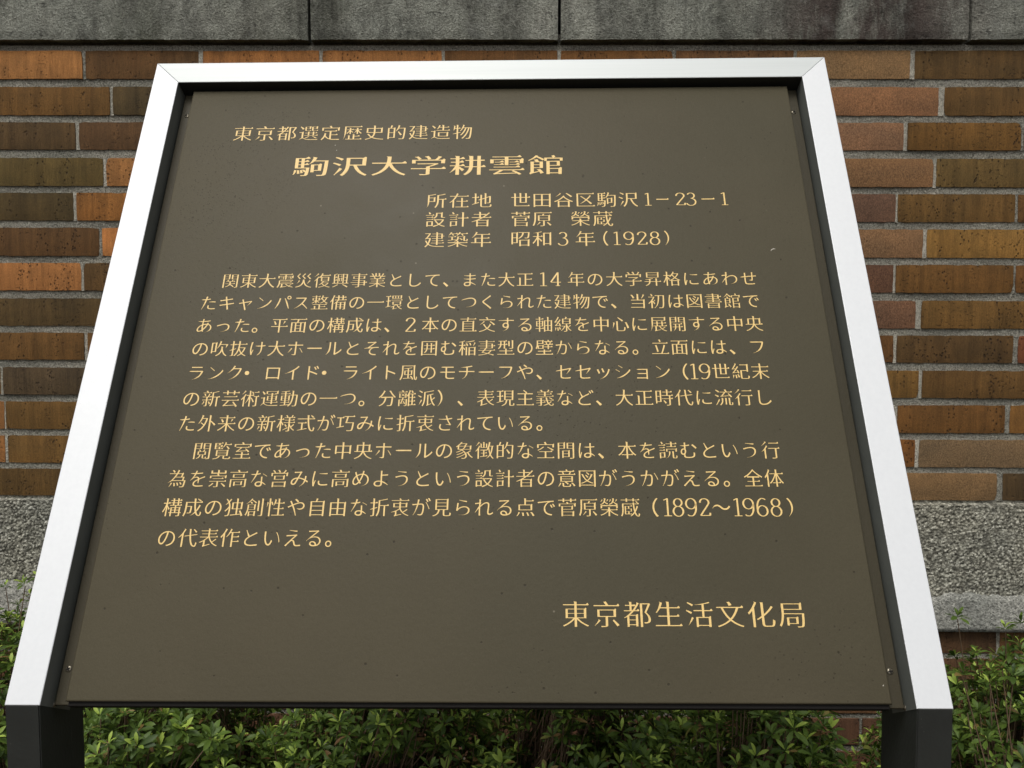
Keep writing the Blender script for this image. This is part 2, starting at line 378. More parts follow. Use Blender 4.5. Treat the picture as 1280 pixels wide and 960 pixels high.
# upright joints, filled nearly flush with a paler, finer mortar
paleM = cement('pale_joint', srgb(150, 146, 134), srgb(214, 208, 194), srgb(120, 116, 106), 1.0, .002)
for mat_, pick in ((paleM, 0), (mortarM, 1)):
    bm = bmesh.new()
    for q, (a, b, zt, zb) in enumerate(heads):
        isp = (a < .1 and q % 5 != 0) or (a >= .1 and q % 3 == 0)
        if isp == bool(pick): continue
        prev = None; n_ = 8; wob = .0006
        for k in range(n_+1):
            z = EYE+zb-.001+(zt-zb+.002)*k/n_
            xl = a-.0004+wob*noise.noise((q*3.7, k*.9, 1)); xr = b+.0004+wob*noise.noise((q*3.7, k*.9, 5)); yy = .0016+.0012*noise.noise((q*2.1, k*.8, 9))
            cur = [bm.verts.new((xl, yy+.0012, z)), bm.verts.new(((xl+xr)/2, yy, z)), bm.verts.new((xr, yy+.0012, z))]
            if prev:
                for i in (0, 1): bm.faces.new((prev[i], prev[i+1], cur[i+1], cur[i]))
            prev = cur
    o = from_bm('upright_joints', bm, wall, [mat_], True); o['kind'] = 'stuff'
# wall core
bm = bmesh.new(); bmesh.ops.create_cube(bm, size=1, matrix=Matrix.Translation((0, .12, (EYE+.60)/2-.1)) @ Matrix.Diagonal((X1-X0-.004, .21, EYE+.60+.2, 1)))
from_bm('wall_core', bm, wall, [mortarM])
# stone band above: separate blocks
SJ = [-1.75, -1.02-.07, -.4249, .0725, .8829, 1.45, 2.13]
SJ[0] = -2.13; SJ.insert(1, -1.62)
for k, (a, b) in enumerate(zip(SJ, SJ[1:])):
    L = b-a-.006; H = .30
    bm = bmesh.new(); nx, nz = int(L/.015), int(H/.015); g = {}
    for i in range(nx+1):
        for j in range(nz+1):
            x, z = (i/nx-.5)*L, H*j/nz
            y = -.014 + .0022*noise.noise((x*14+k*7, z*14, 1)) + .0016*noise.noise((x*60+k*7, z*60, 2))
            if i in (0, nx): y += .004
            if j == 0: z += .0013*noise.noise((x*45, k*5, 4)); y += .002
            g[i, j] = bm.verts.new((x, y, z))
    for i in range(nx):
        for j in range(nz): bm.faces.new((g[i, j], g[i+1, j], g[i+1, j+1], g[i, j+1]))
    ring = [g[i, 0] for i in range(nx+1)] + [g[nx, j] for j in range(1, nz+1)] + [g[i, nz] for i in range(nx-1, -1, -1)] + [g[0, j] for j in range(nz-1, 0, -1)]
    back = [bm.verts.new((v.co.x, .22, v.co.z)) for v in ring]
    for q in range(len(ring)):
        t = (q+1) % len(ring); bm.faces.new((ring[t], ring[q], back[q], back[t]))
    o = from_bm('stone_block', bm, wall, [stoneM]); o.location = ((a+b)/2, 0, EYE+.5815)
# concrete plinth band: exposed aggregate above, smooth skim below
def cellnoise(x, z, s, seed):
    rs = np.random.RandomState(seed); GX, GZ = int((X1-X0)*s)+4, int(.4*s)+4
    px, pz, hh = rs.rand(GX, GZ), rs.rand(GX, GZ), rs.rand(GX, GZ)
    u, v = (x-X0)*s+1, z*s+1; iu, iv = u.astype(int), v.astype(int); best = np.full(x.shape, 9.); hb = np.zeros(x.shape)
    for a in (-1, 0, 1):
        for b in (-1, 0, 1):
            ci, cj = np.clip(iu+a, 0, GX-1), np.clip(iv+b, 0, GZ-1)
            dd = (ci+px[ci, cj]-u)**2+(cj+pz[ci, cj]-v)**2; k = dd < best
            best = np.where(k, dd, best); hb = np.where(k, hh[ci, cj], hb)
    return np.sqrt(best), hb
def grid_obj(name, xs, zs, yf, mat, attr=None):
    nx, nz = len(xs), len(zs); X, Z = np.meshgrid(xs, zs, indexing='ij'); Y, A = yf(X, Z)
    co = np.stack([X, Y, Z], -1).reshape(-1, 3)
    idx = np.arange(nx*nz).reshape(nx, nz)
    q = np.stack([idx[:-1, :-1], idx[1:, :-1], idx[1:, 1:], idx[:-1, 1:]], -1).reshape(-1, 4)
    me = bpy.data.meshes.new(name); me.from_pydata(co.tolist(), [], q.tolist())
    if A is not None:
        at = me.attributes.new('pit', 'FLOAT', 'POINT'); at.data.foreach_set('value', A.reshape(-1).astype(np.float32))
    return link(name, me, wall, [mat], False)
zb0, zt0 = EYE-.605, EYE-.342
def agg(X, Z):
    d1, h1 = cellnoise(X, Z-zb0, 185, 1); d2, h2 = cellnoise(X, Z-zb0, 75, 2)
    hgt = (1-np.clip(d1*1.25, 0, 1)**2)*(.35+.65*h1)*.0032 + (h2-.5)*.0012
    ztop = zt0 - .006*np.random.RandomState(5).rand(*X.shape)
    y = -.010-hgt
    top = Z > zt0-.003; y = np.where(top, .004, y); y = np.where(Z < zb0+.003, .004, y)
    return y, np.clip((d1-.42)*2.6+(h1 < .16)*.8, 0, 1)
xs = np.arange(X0, X1, .0020); zs = np.arange(zb0, zt0+.003, .0020)
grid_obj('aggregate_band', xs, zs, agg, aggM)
bm = bmesh.new()      # smooth cement skim with a wandering upper edge, standing 4 mm proud of the aggregate
nx = 900; cols = []
for i in range(nx+1):
    x = X0+(X1-X0)*i/nx
    zt = EYE-.518-.012*(x > 0)+.014*noise.noise((x*7, 0, 5))+.006*noise.noise((x*30, 0, 6))+.003*noise.noise((x*110, 0, 7))
    c = []
    for j in range(9):
        z = zt+(EYE-.6075-zt)*j/8
        y = -.0175+.0015*noise.noise((x*16, z*16, 2))+.0009*noise.noise((x*60, z*60, 9))
        if j == 0: y = -.008
        c.append(bm.verts.new((x, y, z)))
    c.append(bm.verts.new((x, .01, EYE-.6075)))
    cols.append(c)
for a, b in zip(cols, cols[1:]):
    for j in range(9): bm.faces.new((a[j+1], b[j+1], b[j], a[j]))
from_bm('cement_skim', bm, wall, [skimM], True)

# ------------------------------------------------------------------ information board
TH = 1.0776932; L = .6368; W = .70; FW = .0266; H0 = EYE-.27759
ct, st = math.cos(TH), math.sin(TH)
bdim = empty('information_board', (0, 0, 0))
rotB = Matrix.Rotation(-.006636, 4, 'Z') @ Matrix.Rotation(-.0070717, 4, 'Y')
org = Vector((-.38382, .61842, H0))
base = org + (rotB @ Vector((0, 0, -H0, 0)).to_3d() if False else rotB.to_3x3() @ Vector((0, 0, -H0)))
bdim.matrix_world = Matrix.Translation(base) @ rotB
tag(bdim, 'large sloping brown board with gold Japanese lettering in a white frame on dark posts', 'sign')
def B(u, s, n=0): return Vector((u, s*ct-n*st, H0+s*st+n*ct))
slope = Matrix(((1, 0, 0, 0), (0, ct, -st, 0), (0, st, ct, H0), (0, 0, 0, 1)))   # (u, s, n) -> board space
def prism(name, poly, n0, n1, mats, parent=bdim, bev=.0008, facemat=True):
    """poly in (u, s); front face at n1"""
    bm = bmesh.new(); f = [bm.verts.new((u, s, n1)) for u, s in poly]; k = [bm.verts.new((u, s, n0)) for u, s in poly]
    top = bm.faces.new(f); bm.faces.new(k[::-1])
    for i in range(len(poly)):
        j = (i+1) % len(poly); bm.faces.new((f[j], f[i], k[i], k[j]))
    bmesh.ops.recalc_face_normals(bm, faces=bm.faces)
    if bev: bmesh.ops.bevel(bm, geom=[e for e in bm.edges if any(v in f for v in e.verts) and all(v.co.z > n1-1e-6 for v in e.verts)], offset=bev, segments=2, affect='EDGES', profile=.5)
    if len(mats) > 1:
        for fc in bm.faces: fc.material_index = 0 if fc.normal.z > .3 and fc.calc_center_median().z > n1-bev*1.2 else 1
    bm.transform(slope)
    return from_bm(name, bm, parent, mats)
G = .00004
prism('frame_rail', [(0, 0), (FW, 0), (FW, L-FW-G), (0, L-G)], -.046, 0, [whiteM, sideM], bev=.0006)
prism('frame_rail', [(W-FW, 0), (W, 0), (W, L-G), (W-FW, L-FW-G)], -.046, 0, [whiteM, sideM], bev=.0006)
prism('frame_rail', [(FW+G, L-FW), (W-FW-G, L-FW), (W-G, L), (G, L)], -.046, -.0002, [railM, darkM], bev=.0006)
# vertical posts below the side rails
for u0 in (0, W-FW):
    bm = bmesh.new(); e = .0003; dp = .062
    prof = [(.0, -.0006), (dp, (dp*st/ct)-.004), (dp, -H0+.0), (.0, -H0+.0)]
    prof = [(y, z+H0) for y, z in prof]
    # the top follows the slope, just under the rail's face
    prof[1] = (dp, H0 + dp*st/ct - .006)
    a = [bm.verts.new((u0+e, y, z)) for y, z in prof]; b = [bm.verts.new((u0+FW-e, y, z)) for y, z in prof]
    bm.faces.new(a); bm.faces.new(b[::-1])
    for i in range(4):
        j = (i+1) % 4; bm.faces.new((a[j], a[i], b[i], b[j]))
    bmesh.ops.recalc_face_normals(bm, faces=bm.faces)
    bmesh.ops.bevel(bm, geom=[x for x in bm.edges if abs(x.verts[0].co.z-x.verts[1].co.z) > .5], offset=.0009, segments=2, affect='EDGES')
    from_bm('post', bm, bdim, [darkM])
# backing panel, plate, mounting strips
prism('backing_panel', [(FW-.001, .012), (W-FW+.001, .012), (W-FW+.001, L-FW), (FW-.001, L-FW)], -.040, -.030, [darkM], bev=0)
PU0, PU1, PS0, PS1, PN = .0397, .6603, .0038, .6070, -.0098
plate = prism('plate', [(PU0, PS0), (PU1, PS0), (PU1, PS1), (PU0, PS1)], -.0235, PN, [plateM], bev=.0014)
plate.data.shade_smooth(); 
for a, b in ((.0284, .0408), (.6592, .6716)):
    prism('mounting_strip', [(a, .0015), (b, .0015), (b, .6085), (a, .6085)], -.0205, -.0175, [shadedStripM], bev=.0006)
prism('lip_shade_strip', [(PU0+.001, .0004), (PU1-.001, .0004), (PU1-.001, .0046), (PU0+.001, .0046)], -.026, -.0135, [blackM], bev=.0008)  # added black strip standing in for the shade under the plate's edge
def screw(u, s, n, r=.0026, rot=.4, side=False):
    bm = bmesh.new(); ring = []
    prof = [(0, .00055), (r*.55, .0005), (r*.9, .0002), (r, -.0003)]
    cen = bm.verts.new((0, 0, prof[0][1])); prev = None
    for q, (rr, z) in enumerate(prof[1:]):
        cur = [bm.verts.new((rr*math.cos(2*math.pi*k/16), rr*math.sin(2*math.pi*k/16), z)) for k in range(16)]
        for k in range(16):
            k2 = (k+1) % 16
            if prev is None: bm.faces.new((cen, cur[k], cur[k2]))
            else: bm.faces.new((prev[k], cur[k], cur[k2], prev[k2]))
        prev = cur
    o = from_bm('screw', bm, bdim, [screwM], True)
    T = slope @ Matrix.Translation((u, s, n)) @ Matrix.Rotation(rot, 4, 'Z')
    if side: T = Matrix.Translation((u, s, n)) @ Matrix.Rotation(R(90 if side > 0 else -90), 4, 'Y')
    o.matrix_local = T
    bm = bmesh.new()
    for ang in (0, math.pi/2):
        bmesh.ops.create_cube(bm, size=1, matrix=Matrix.Rotation(ang, 4, 'Z') @ Matrix.Translation((0, 0, .00062+ang*.00002)) @ Matrix.Diagonal((r*1.25, r*.34, .0003, 1)))
    from_bm('cross_slot', bm, o, [blackM])
    return o
screw(.0336, .0280, -.0172, rot=.5); screw(.6655, .0280, -.0172, rot=.2); screw(.6652, .5785, -.0172, rot=.7); screw(.0343, .5805, -.0172, rot=.1)
screw(FW+.0004, .020, H0-.008, r=.0022, side=1); screw(W-FW-.0004, .020, H0-.008, r=.0022, side=-1)
# a pale scratch and a few chips of bare metal on the plate
bm = bmesh.new()
def fleck(pts, n=PN+.00008):
    bm.faces.new([bm.verts.new((u, s, n)) for u, s in pts])
fleck([(.6186, .4030), (.6194, .4046), (.6210, .4056), (.6236, .4060), (.6212, .4066), (.6190, .4052)])
for u, s in ((.1955, .5330), (.1975, .5265), (.655, .0165)):
    fleck([(u, s), (u+.0009, s+.0003), (u+.0012, s+.0012), (u+.0004, s+.0009)])
bm.transform(slope); tag(from_bm('paint_chips', bm, plate, [scrM]), kind='stuff')

# ---- lettering: glyph outlines of Blender's own font, reshaped to a Mincho-like stroke contrast
fcu = bpy.data.curves.new('glyph', 'FONT'); fob = bpy.data.objects.new('glyph', fcu); C.objects.link(fob)
fcu.resolution_u = 3
def raw(ch):
    fcu.body = ch; bpy.context.view_layer.update()
    dg = bpy.context.evaluated_depsgraph_get(); cs = fob.to_curve(dg)
    out = [[(Vector(p.handle_left[:2]), Vector(p.co[:2]), Vector(p.handle_right[:2])) for p in s.bezier_points] for s in cs.splines]
    fob.to_curve_clear(); return out
_a, _b = raw('一')[0], raw('一一')
EM = abs(max(p[1].x for p in _b[1])-max(p[1].x for p in _b[0]))
KANA = set('あいうえおかがきくけこさしすせそたちつてとなにのはひふへほまみむめもやよらりるれろわをんっでどキャンパスクホールラロイドトモチフセッショ')
def cross(a, b): return a.x*b.y-a.y*b.x
cache = {}
def crossing(cs):
    A, Bp, cid, idx, ln = [], [], [], [], []
    for c, p in enumerate(cs):
        n = len(p)
        for i in range(n): A.append(p[i]); Bp.append(p[(i+1) % n]); cid.append(c); idx.append(i); ln.append(n)
    A, Bp, cid, idx, ln = map(np.array, (A, Bp, cid, idx, ln))
    def orient(P, Q, X): return (Q[..., 0]-P[..., 0])*(X[..., 1]-P[..., 1])-(Q[..., 1]-P[..., 1])*(X[..., 0]-P[..., 0])
    a, b, c, d = A[:, None], Bp[:, None], A[None], Bp[None]
    hit = (orient(a, b, c)*orient(a, b, d) < -1e-14) & (orient(c, d, a)*orient(c, d, b) < -1e-14)
    df = np.abs(idx[:, None]-idx[None]); adj = (cid[:, None] == cid[None]) & ((df <= 1) | (df == ln[:, None]-1))
    ii = np.where((hit & ~adj).any(1))[0]
    return [(int(cid[i]), int(idx[i])) for i in ii]
bad = []
def glyph(ch, ax, ay, hv):
    key = (ch, ax, ay, hv)
    if key in cache: return cache[key]
    damp = {}; best = None
    for lv in range(12):
        r_, src = glyph0(ch, ax, ay, hv, 1, True, damp)
        x_ = crossing(r_) if r_ else []
        if best is None or len(x_) < best[0]: best = (len(x_), r_)
        if not x_: break
        for c, i in x_:
            n = len(src[c])
            for q in (i-1, i, (i+1) % n, (i+2) % n): damp[(c, src[c][q])] = damp.get((c, src[c][q]), 1)*.75
    if best[0]: bad.append((ch, best[0]))
    cache[key] = best[1]
    return best[1]
def glyph0(ch, ax, ay, hv, COL, SER, damp):
    G = [[[h.copy()/EM for h in p] for p in s] for s in raw(ch)]
    def area(s): return sum(cross(s[i][1], s[(i+1) % len(s)][1]) for i in range(len(s)))/2
    big = max(G, key=lambda s: abs(area(s))) if G else None
    sgn = 1 if (G and area(big) > 0) else -1        # outer contours: sgn
    res = []; srcs = []; kana = ch in KANA
    for s in G:
        cc = len(res)
        if sgn < 0: s = [[p[2], p[1], p[0]] for p in s[::-1]]
        n = len(s)
        if n < 3: continue
        pts = [p[1] for p in s]
        small = kana and max(p.x for p in pts)-min(p.x for p in pts) < .26 and max(p.y for p in pts)-min(p.y for p in pts) < .26
        isline = []
        for i in range(n):
            a, b = s[i], s[(i+1) % n]; d = b[1]-a[1]; ln = d.length+1e-9
            isline.append(abs(cross(d, a[2]-a[1]))/ln < .003 and abs(cross(d, b[0]-a[1]))/ln < .003)
        marks = {}
        for i in range(n):
            j = (i+1) % n; h, k = (i-1) % n, (j+1) % n
            d = pts[j]-pts[i]; ln = d.length
            if small or not isline[i] or ln > .105 or ln < .035 or n < 4: continue
            d0, d1 = pts[i]-pts[h], pts[k]-pts[j]
            t0 = (s[i][1]-(s[h][2] if not isline[h] else pts[h])); t1 = ((s[k][0] if not isline[j] else pts[k])-s[j][1])
            if t0.length < 1e-6 or t1.length < 1e-6: continue
            if cross(t0.normalized(), d.normalized()) < .6 or cross(d.normalized(), t1.normalized()) < .6: continue
            if d0.length < ln*1.1 or d1.length < ln*1.1: continue
            nrm = Vector((d.y, -d.x)).normalized()
            if nrm.x > .93 and not kana and abs(t0.normalized().y) < .12 and abs(t1.normalized().y) < .12: marks[i] = 'uroko'
            elif nrm.y > .9 and not kana: marks[i] = 'top'
            elif (nrm.x < -.25 and nrm.y < -.2):
                f = .12 if not kana else .35; c = (pts[i]+pts[j])/2
                for q in (i, j):
                    mv = (c-pts[q])*(1-f)*min(damp.get((cc, ('o', i)), 1), damp.get((cc, ('o', j)), 1))
                    for z in range(3): s[q][z] = s[q][z]+mv
                    pts[q] = s[q][1]
            elif kana and (nrm.x < -.2 or nrm.y < -.5):
                c = (pts[i]+pts[j])/2
                for q in (i, j):
                    mv = (c-pts[q])*.45*min(damp.get((cc, ('o', i)), 1), damp.get((cc, ('o', j)), 1))
                    for z in range(3): s[q][z] = s[q][z]+mv
                    pts[q] = s[q][1]
            elif nrm.x > .3 and nrm.y < -.3 and not kana:
                c = (pts[i]+pts[j])/2
                for q in (i, j):
                    mv = (pts[q]-c)*.30*min(damp.get((cc, ('o', i)), 1), damp.get((cc, ('o', j)), 1))
                    for z in range(3): s[q][z] = s[q][z]+mv
                    pts[q] = s[q][1]
        poly, mk = [], []
        for i in range(n):
            j = (i+1) % n; poly.append(pts[i].copy()); mk.append((marks.get(i), ('o', i)))
            if not isline[i]:
                a, b, c, d = pts[i], s[i][2], s[j][0], pts[j]
                steps = 4 if (d-a).length < .25 else 6
                for q in range(1, steps):
                    t = q/steps; u = 1-t
                    poly.append(a*u**3+b*3*u*u*t+c*3*u*t*t+d*t**3); mk.append((None, (i, q)))
        # drop doubles
        P, K = [], []
        for p, k in zip(poly, mk):
            if P and (P[-1]-p).length < 1e-4: continue
            P.append(p); K.append(k)
        if (P[0]-P[-1]).length < 1e-4: P.pop(); K.pop()
        n = len(P); off = []
        nr = [Vector(((P[(i+1) % n]-P[i]).y, -(P[(i+1) % n]-P[i]).x)).normalized() for i in range(n)]
        dd = [ax*v.x*v.x-ay*v.y*v.y for v in nr]
        if kana: dd = [(.002 if small else -.004)*v.x*v.x-ay*(0 if small else .6)*v.y*v.y for v in nr]
        for i in range(n):
            n0, n1, d0, d1 = nr[i-1], nr[i], dd[i-1], dd[i]; det = cross(n0, n1)
            if abs(det) > .25:
                v = Vector(((d0*n1.y-d1*n0.y)/det, (n0.x*d1-n1.x*d0)/det))
            else:
                v = (n0+n1); v = v.normalized()*((d0+d1)/2) if v.length > .1 else Vector((0, 0))
            if v.length > .03: v = v.normalized()*.03
            off.append(P[i]+v*damp.get((cc, K[i][1]), 1))
        out = []; sr = []
        th = hv     # thickness scale of the serif triangle
        for i in range(n):
            m_, sid = K[i]; prev = K[i-1][0]; SER = damp.get((cc, sid), 1) > .8
            p = off[i]
            if prev == 'uroko' and SER:      # p is the top end of a right cap (contour runs upward on the right side)
                out += [Vector((p.x+.012, p.y-.002)), Vector((p.x-.028*th, p.y+.052*th)), Vector((p.x-.085*th, p.y))]; sr += [sid]*3
                continue
            if prev == 'top' and SER:        # left end of a top cap
                out += [Vector((p.x, p.y+.004)), Vector((p.x-.022*th, p.y+.020)), Vector((p.x-.004, p.y-.028))]; sr += [sid]*3
                continue
            # upper right shoulder of boxes
            e0, e1 = P[i]-P[i-1], P[(i+1) % n]-P[i]
            if SER and not kana and K[i][0] is None and e0.length > .14 and e1.length > .14 and e0.y > .95*e0.length and e1.x < -.95*e1.length:
                out += [Vector((p.x+.006, p.y-.012)), Vector((p.x+.012, p.y+.012)), Vector((p.x-.02*th, p.y+.038*th)), Vector((p.x-.06*th, p.y))]; sr += [sid]*4
                continue
            out.append(p); sr.append(sid)
        res.append([(q.x, q.y) for q in out]); srcs.append(sr)
    return res, srcs
# digits as pen strokes with Roman contrast (box 0..0.5 wide, 0..0.78 high)
def arc(cx, cy, rx, ry, a0, a1, n=14):
    return [(cx+rx*math.cos(R(a0+(a1-a0)*k/n)), cy+ry*math.sin(R(a0+(a1-a0)*k/n))) for k in range(n+1)]
DIG = {
 '1': [[(.27, .78), (.27, .02)], [(.12, .02), (.42, .02)], [(.27, .77), (.13, .70)]],
 '2': [[(.09, .59)]+arc(.25, .60, .165, .165, 165, -25, 14)+[(.33, .42), (.20, .22), (.08, .03)], [(.07, .035), (.43, .035)], [(.43, .03), (.45, .15)]],
 '3': [arc(.23, .60, .15, .165, 155, -90, 14), arc(.22, .215, .20, .22, 90, -155, 16)],
 '4': [[(.34, .78), (.05, .23)], [(.05, .22), (.47, .22)], [(.34, .78), (.34, .02)], [(.25, .02), (.43, .02)]],
 '6': [[(.40, .72), (.33, .77), (.25, .78)]+arc(.27, .38, .20, .39, 100, 180, 8)+arc(.255, .235, .185, .225, 180, 540, 24)],
 '8': [arc(.25, .595, .150, .170, 0, 360, 22), arc(.25, .215, .185, .215, 0, 360, 24)],
 '9': [arc(.245, .545, .185, .225, 0, 360, 24)+arc(.23, .40, .20, .39, 0, -80, 8)+[(.17, .02), (.10, .07)]],
}
def pen(pts, thick, thin):
    n = len(pts); Lf, Rt = [], []
    for i in range(n):
        a, b = Vector(pts[max(0, i-1)]), Vector(pts[min(n-1, i+1)]); d = (b-a)
        if d.length < 1e-6: d = Vector((0, 1))
        d.normalize(); wd = (thin+(thick-thin)*abs(d.y)**1.6)/2; nn = Vector((-d.y, d.x)); p = Vector(pts[i])
        Lf.append(p+nn*wd); Rt.append(p-nn*wd)
    return Lf, Rt
class Line:
    def __init__(s, n, name='lettering'): s.n = n; s.polys = []; s.strips = []
    def ch(s, c, u, sv, ew, eh, ax=.000, ay=.0195, hv=1.0, dx=0, dy=0):
        """one character with its em box centred on (u, sv), ew x eh metres"""
        if c in ' 　': return
        for p in glyph(c, ax, ay, hv):
            s.polys.append([(u+(x-.5+dx)*ew, sv+(y-.38+dy)*eh) for x, y in p])
    def run(s, txt, u0, u1, sv0, eh, sv1=None, ew=None, **k):
        pitch = (u1-u0)/len(txt)
        for i, c in enumerate(txt):
            f = (i+.5)/len(txt); s.ch(c, u0+pitch*(i+.5), sv0+(0 if sv1 is None else (sv1-sv0)*f), ew or pitch*.99, eh, **k)
    def dig(s, c, u, sv, wd, ht, thick=.068, thin=.030):
        for k, st_ in enumerate(DIG[c]):
            Lf, Rt = pen(st_, thick, thin)
            f = lambda p: (u+(p.x-.25)*wd/.5, sv+(p.y-.39)*ht/.78)
            s.strips.append(([f(p) for p in Lf], [f(p) for p in Rt], k))
    def build(s):
        cu = bpy.data.curves.new('l', 'CURVE'); cu.dimensions = '2D'; cu.fill_mode = 'BOTH'; cu.extrude = .00006
        for p in s.polys:
            sp = cu.splines.new('POLY'); sp.points.add(len(p)-1); sp.use_cyclic_u = True
            flat = []
            for x, y in p: flat += [x, y, 0, 1]
            sp.points.foreach_set('co', flat)
        ob = bpy.data.objects.new('l', cu); C.objects.link(ob); bpy.context.view_layer.update()
        me0 = ob.evaluated_get(bpy.context.evaluated_depsgraph_get()).to_mesh()
        bm = bmesh.new(); bm.from_mesh(me0); bpy.data.objects.remove(ob)
        bmesh.ops.translate(bm, verts=bm.verts, vec=(0, 0, PN+.00009))
        for Lf, Rt, k in s.strips:
            z = PN+.00015+.00002*k
            a = [bm.verts.new((x, y, z)) for x, y in Lf]; b = [bm.verts.new((x, y, z)) for x, y in Rt]
            for i in range(len(a)-1): bm.faces.new((a[i], b[i], b[i+1], a[i+1]))
        for f in bm.faces: f.material_index = 0
        bm.transform(slope)
        o = from_bm('lettering', bm, plate, [giltM]); return o
def u_of(k): return .0872+.01717*k
P_ = .01717; U0 = .0868; U1 = .6028; PB = (U1-U0)/30
def body(sv, segs, eh=.0170):
    l = Line(0)
    for start, txt in segs:
        for i, c in enumerate(txt):
            u = U0+PB*(start+i+.5)
            if c in '、。':
                l.ch(c, u, sv, PB*.95, eh, ax=.004, ay=0)
            elif c == '・': l.ch(c, u-.35*PB, sv-.0002, PB, eh, ax=.010, ay=-.010)
            elif c in 'ャョッっ': l.ch(c, u, sv, PB, eh)
            elif c in '書震覧壁構覧意': l.ch(c, u, sv, PB*.97, eh, ay=.014)
            elif c == '（': l.ch(c, u-.0022, sv, PB, eh*.98, ax=.004, ay=.004)
            elif c == '）': l.ch(c, u, sv, PB, eh*.98, ax=.004, ay=.004)
            else: l.ch(c, u, sv, PB*.97, eh)
    return l
def dl(l, s, us, sv, wd=.0114, ht=.0150):
    for c, u in zip(s, us): l.dig(c, u, sv, wd if c != '1' else .0105, ht)
def digs(l, s, u0, u1, sv, ht, **k):
    p = (u1-u0)/len(s)
    for i, c in enumerate(s): l.dig(c, u0+p*(i+.5), sv, min(p*.92, ht*.62), ht, **k)
#LINES
l = Line(0); l.run('東京都選定歴史的建造物', .0889, .3357, .5494, .0205, ew=.0212); l.build()
l = Line(0)
l.run('駒沢大学耕雲館', .1545, .4285, .5068, .0262, ew=.0378, ax=.012, ay=.016, hv=1.3); l.build()
l = Line(0); l.run('所在地', .2905, .3570, .4640, .0190, ew=.0208); l.run('世田谷区駒沢', .3732, .4985, .4640, .0190, ew=.0203)
dl(l, '1231', (.5070, .5385, .5493, .5808), .4640); l.ch('－', .5212, .4640, .0160, .019, ay=.008); l.ch('－', .5652, .4640, .0170, .019, ay=.008); l.build()
l = Line(0); l.run('設計者', .2905, .3570, .4418, .0190, ew=.0208); l.run('菅原', .3732, .4150, .4418, .0190, ew=.0203); l.run('榮蔵', .4305, .4735, .4418, .0190, ew=.0205); l.build()
l = Line(0); l.run('建築年', .2905, .3570, .4185, .0190, ew=.0208); l.run('昭和', .3732, .4150, .4190, .0190, ew=.0203)
dl(l, '31928', (.4243, .4748, .4864, .4988, .5110), .4188); l.ch('年', .4450, .4188, .0200, .0190); l.ch('（', .4590, .4190, .0170, .0175, ax=.002, ay=.004); l.ch('）', .5278, .4190, .0170, .0175, ax=.002, ay=.004); l.build()
BODY = [.3738, .3500, .3262, .3026, .2784, .2534, .2300, .2048, .1800, .1550, .1294]
l = body(BODY[0], [(1, '関東大震災復興事業として、'), (14, 'また大正'), ]); l.run('年の大学昇格にあわせ', .4262, .6035, BODY[0], .0170, ew=.0167); dl(l, '14', (.4046, .4163), BODY[0], .0112, .0148); l.build()
body(BODY[1], [(0, 'たキャンパス整備の一環としてつくられた建物で、当初は図書館で')]).build()
l = body(BODY[2], [(0, 'あった。平面の構成は、'), (12, '本の直交する軸線を中心に展開する中央')]); dl(l, '2', (.2837,), BODY[2], .0112, .0148); l.build()
body(BODY[3], [(0, 'の吹抜け大ホールとそれを囲む稲妻型の壁からなる。立面には、フ')]).build()
l = body(BODY[4], [(0, 'ランク・ロイド・ライト風のモチーフや、セセッション（'), (27, '世紀末')]); dl(l, '19', (.5360, .5457), BODY[4], .0112, .0150); l.build()
body(BODY[5], [(0, 'の新芸術運動の一つ。分離派）、表現主義など、大正時代に流行し')]).build()
body(BODY[6], [(0, 'た外来の新様式が巧みに折衷されている。')]).build()
body(BODY[7], [(1, '閲覧室であった中央ホールの象徴的な空間は、本を読むという行')]).build()
body(BODY[8], [(0, '為を崇高な営みに高めようという設計者の意図がうかがえる。全体')]).build()
l = body(BODY[9], [(0, '構成の独創性や自由な折衷が見られる点で菅原榮蔵（')])
dl(l, '1892', (.5040, .5130, .5237, .5346), BODY[9], .0108, .0152); l.ch('～', .5480, BODY[9], .0165, .017, ax=.004, ay=.004); dl(l, '1968', (.5612, .5705, .5815, .5928), BODY[9], .0108, .0152); l.ch('）', .6098, BODY[9], PB, .0168, ax=.004, ay=.004); l.build()
body(BODY[10], [(0, 'の代表作といえる。')]).build()
l = Line(0); l.run('東京都生活文化局', .4150, .6065, .0690, .0218, ew=.0226, ax=.001); l.build()
bpy.data.objects.remove(fob)

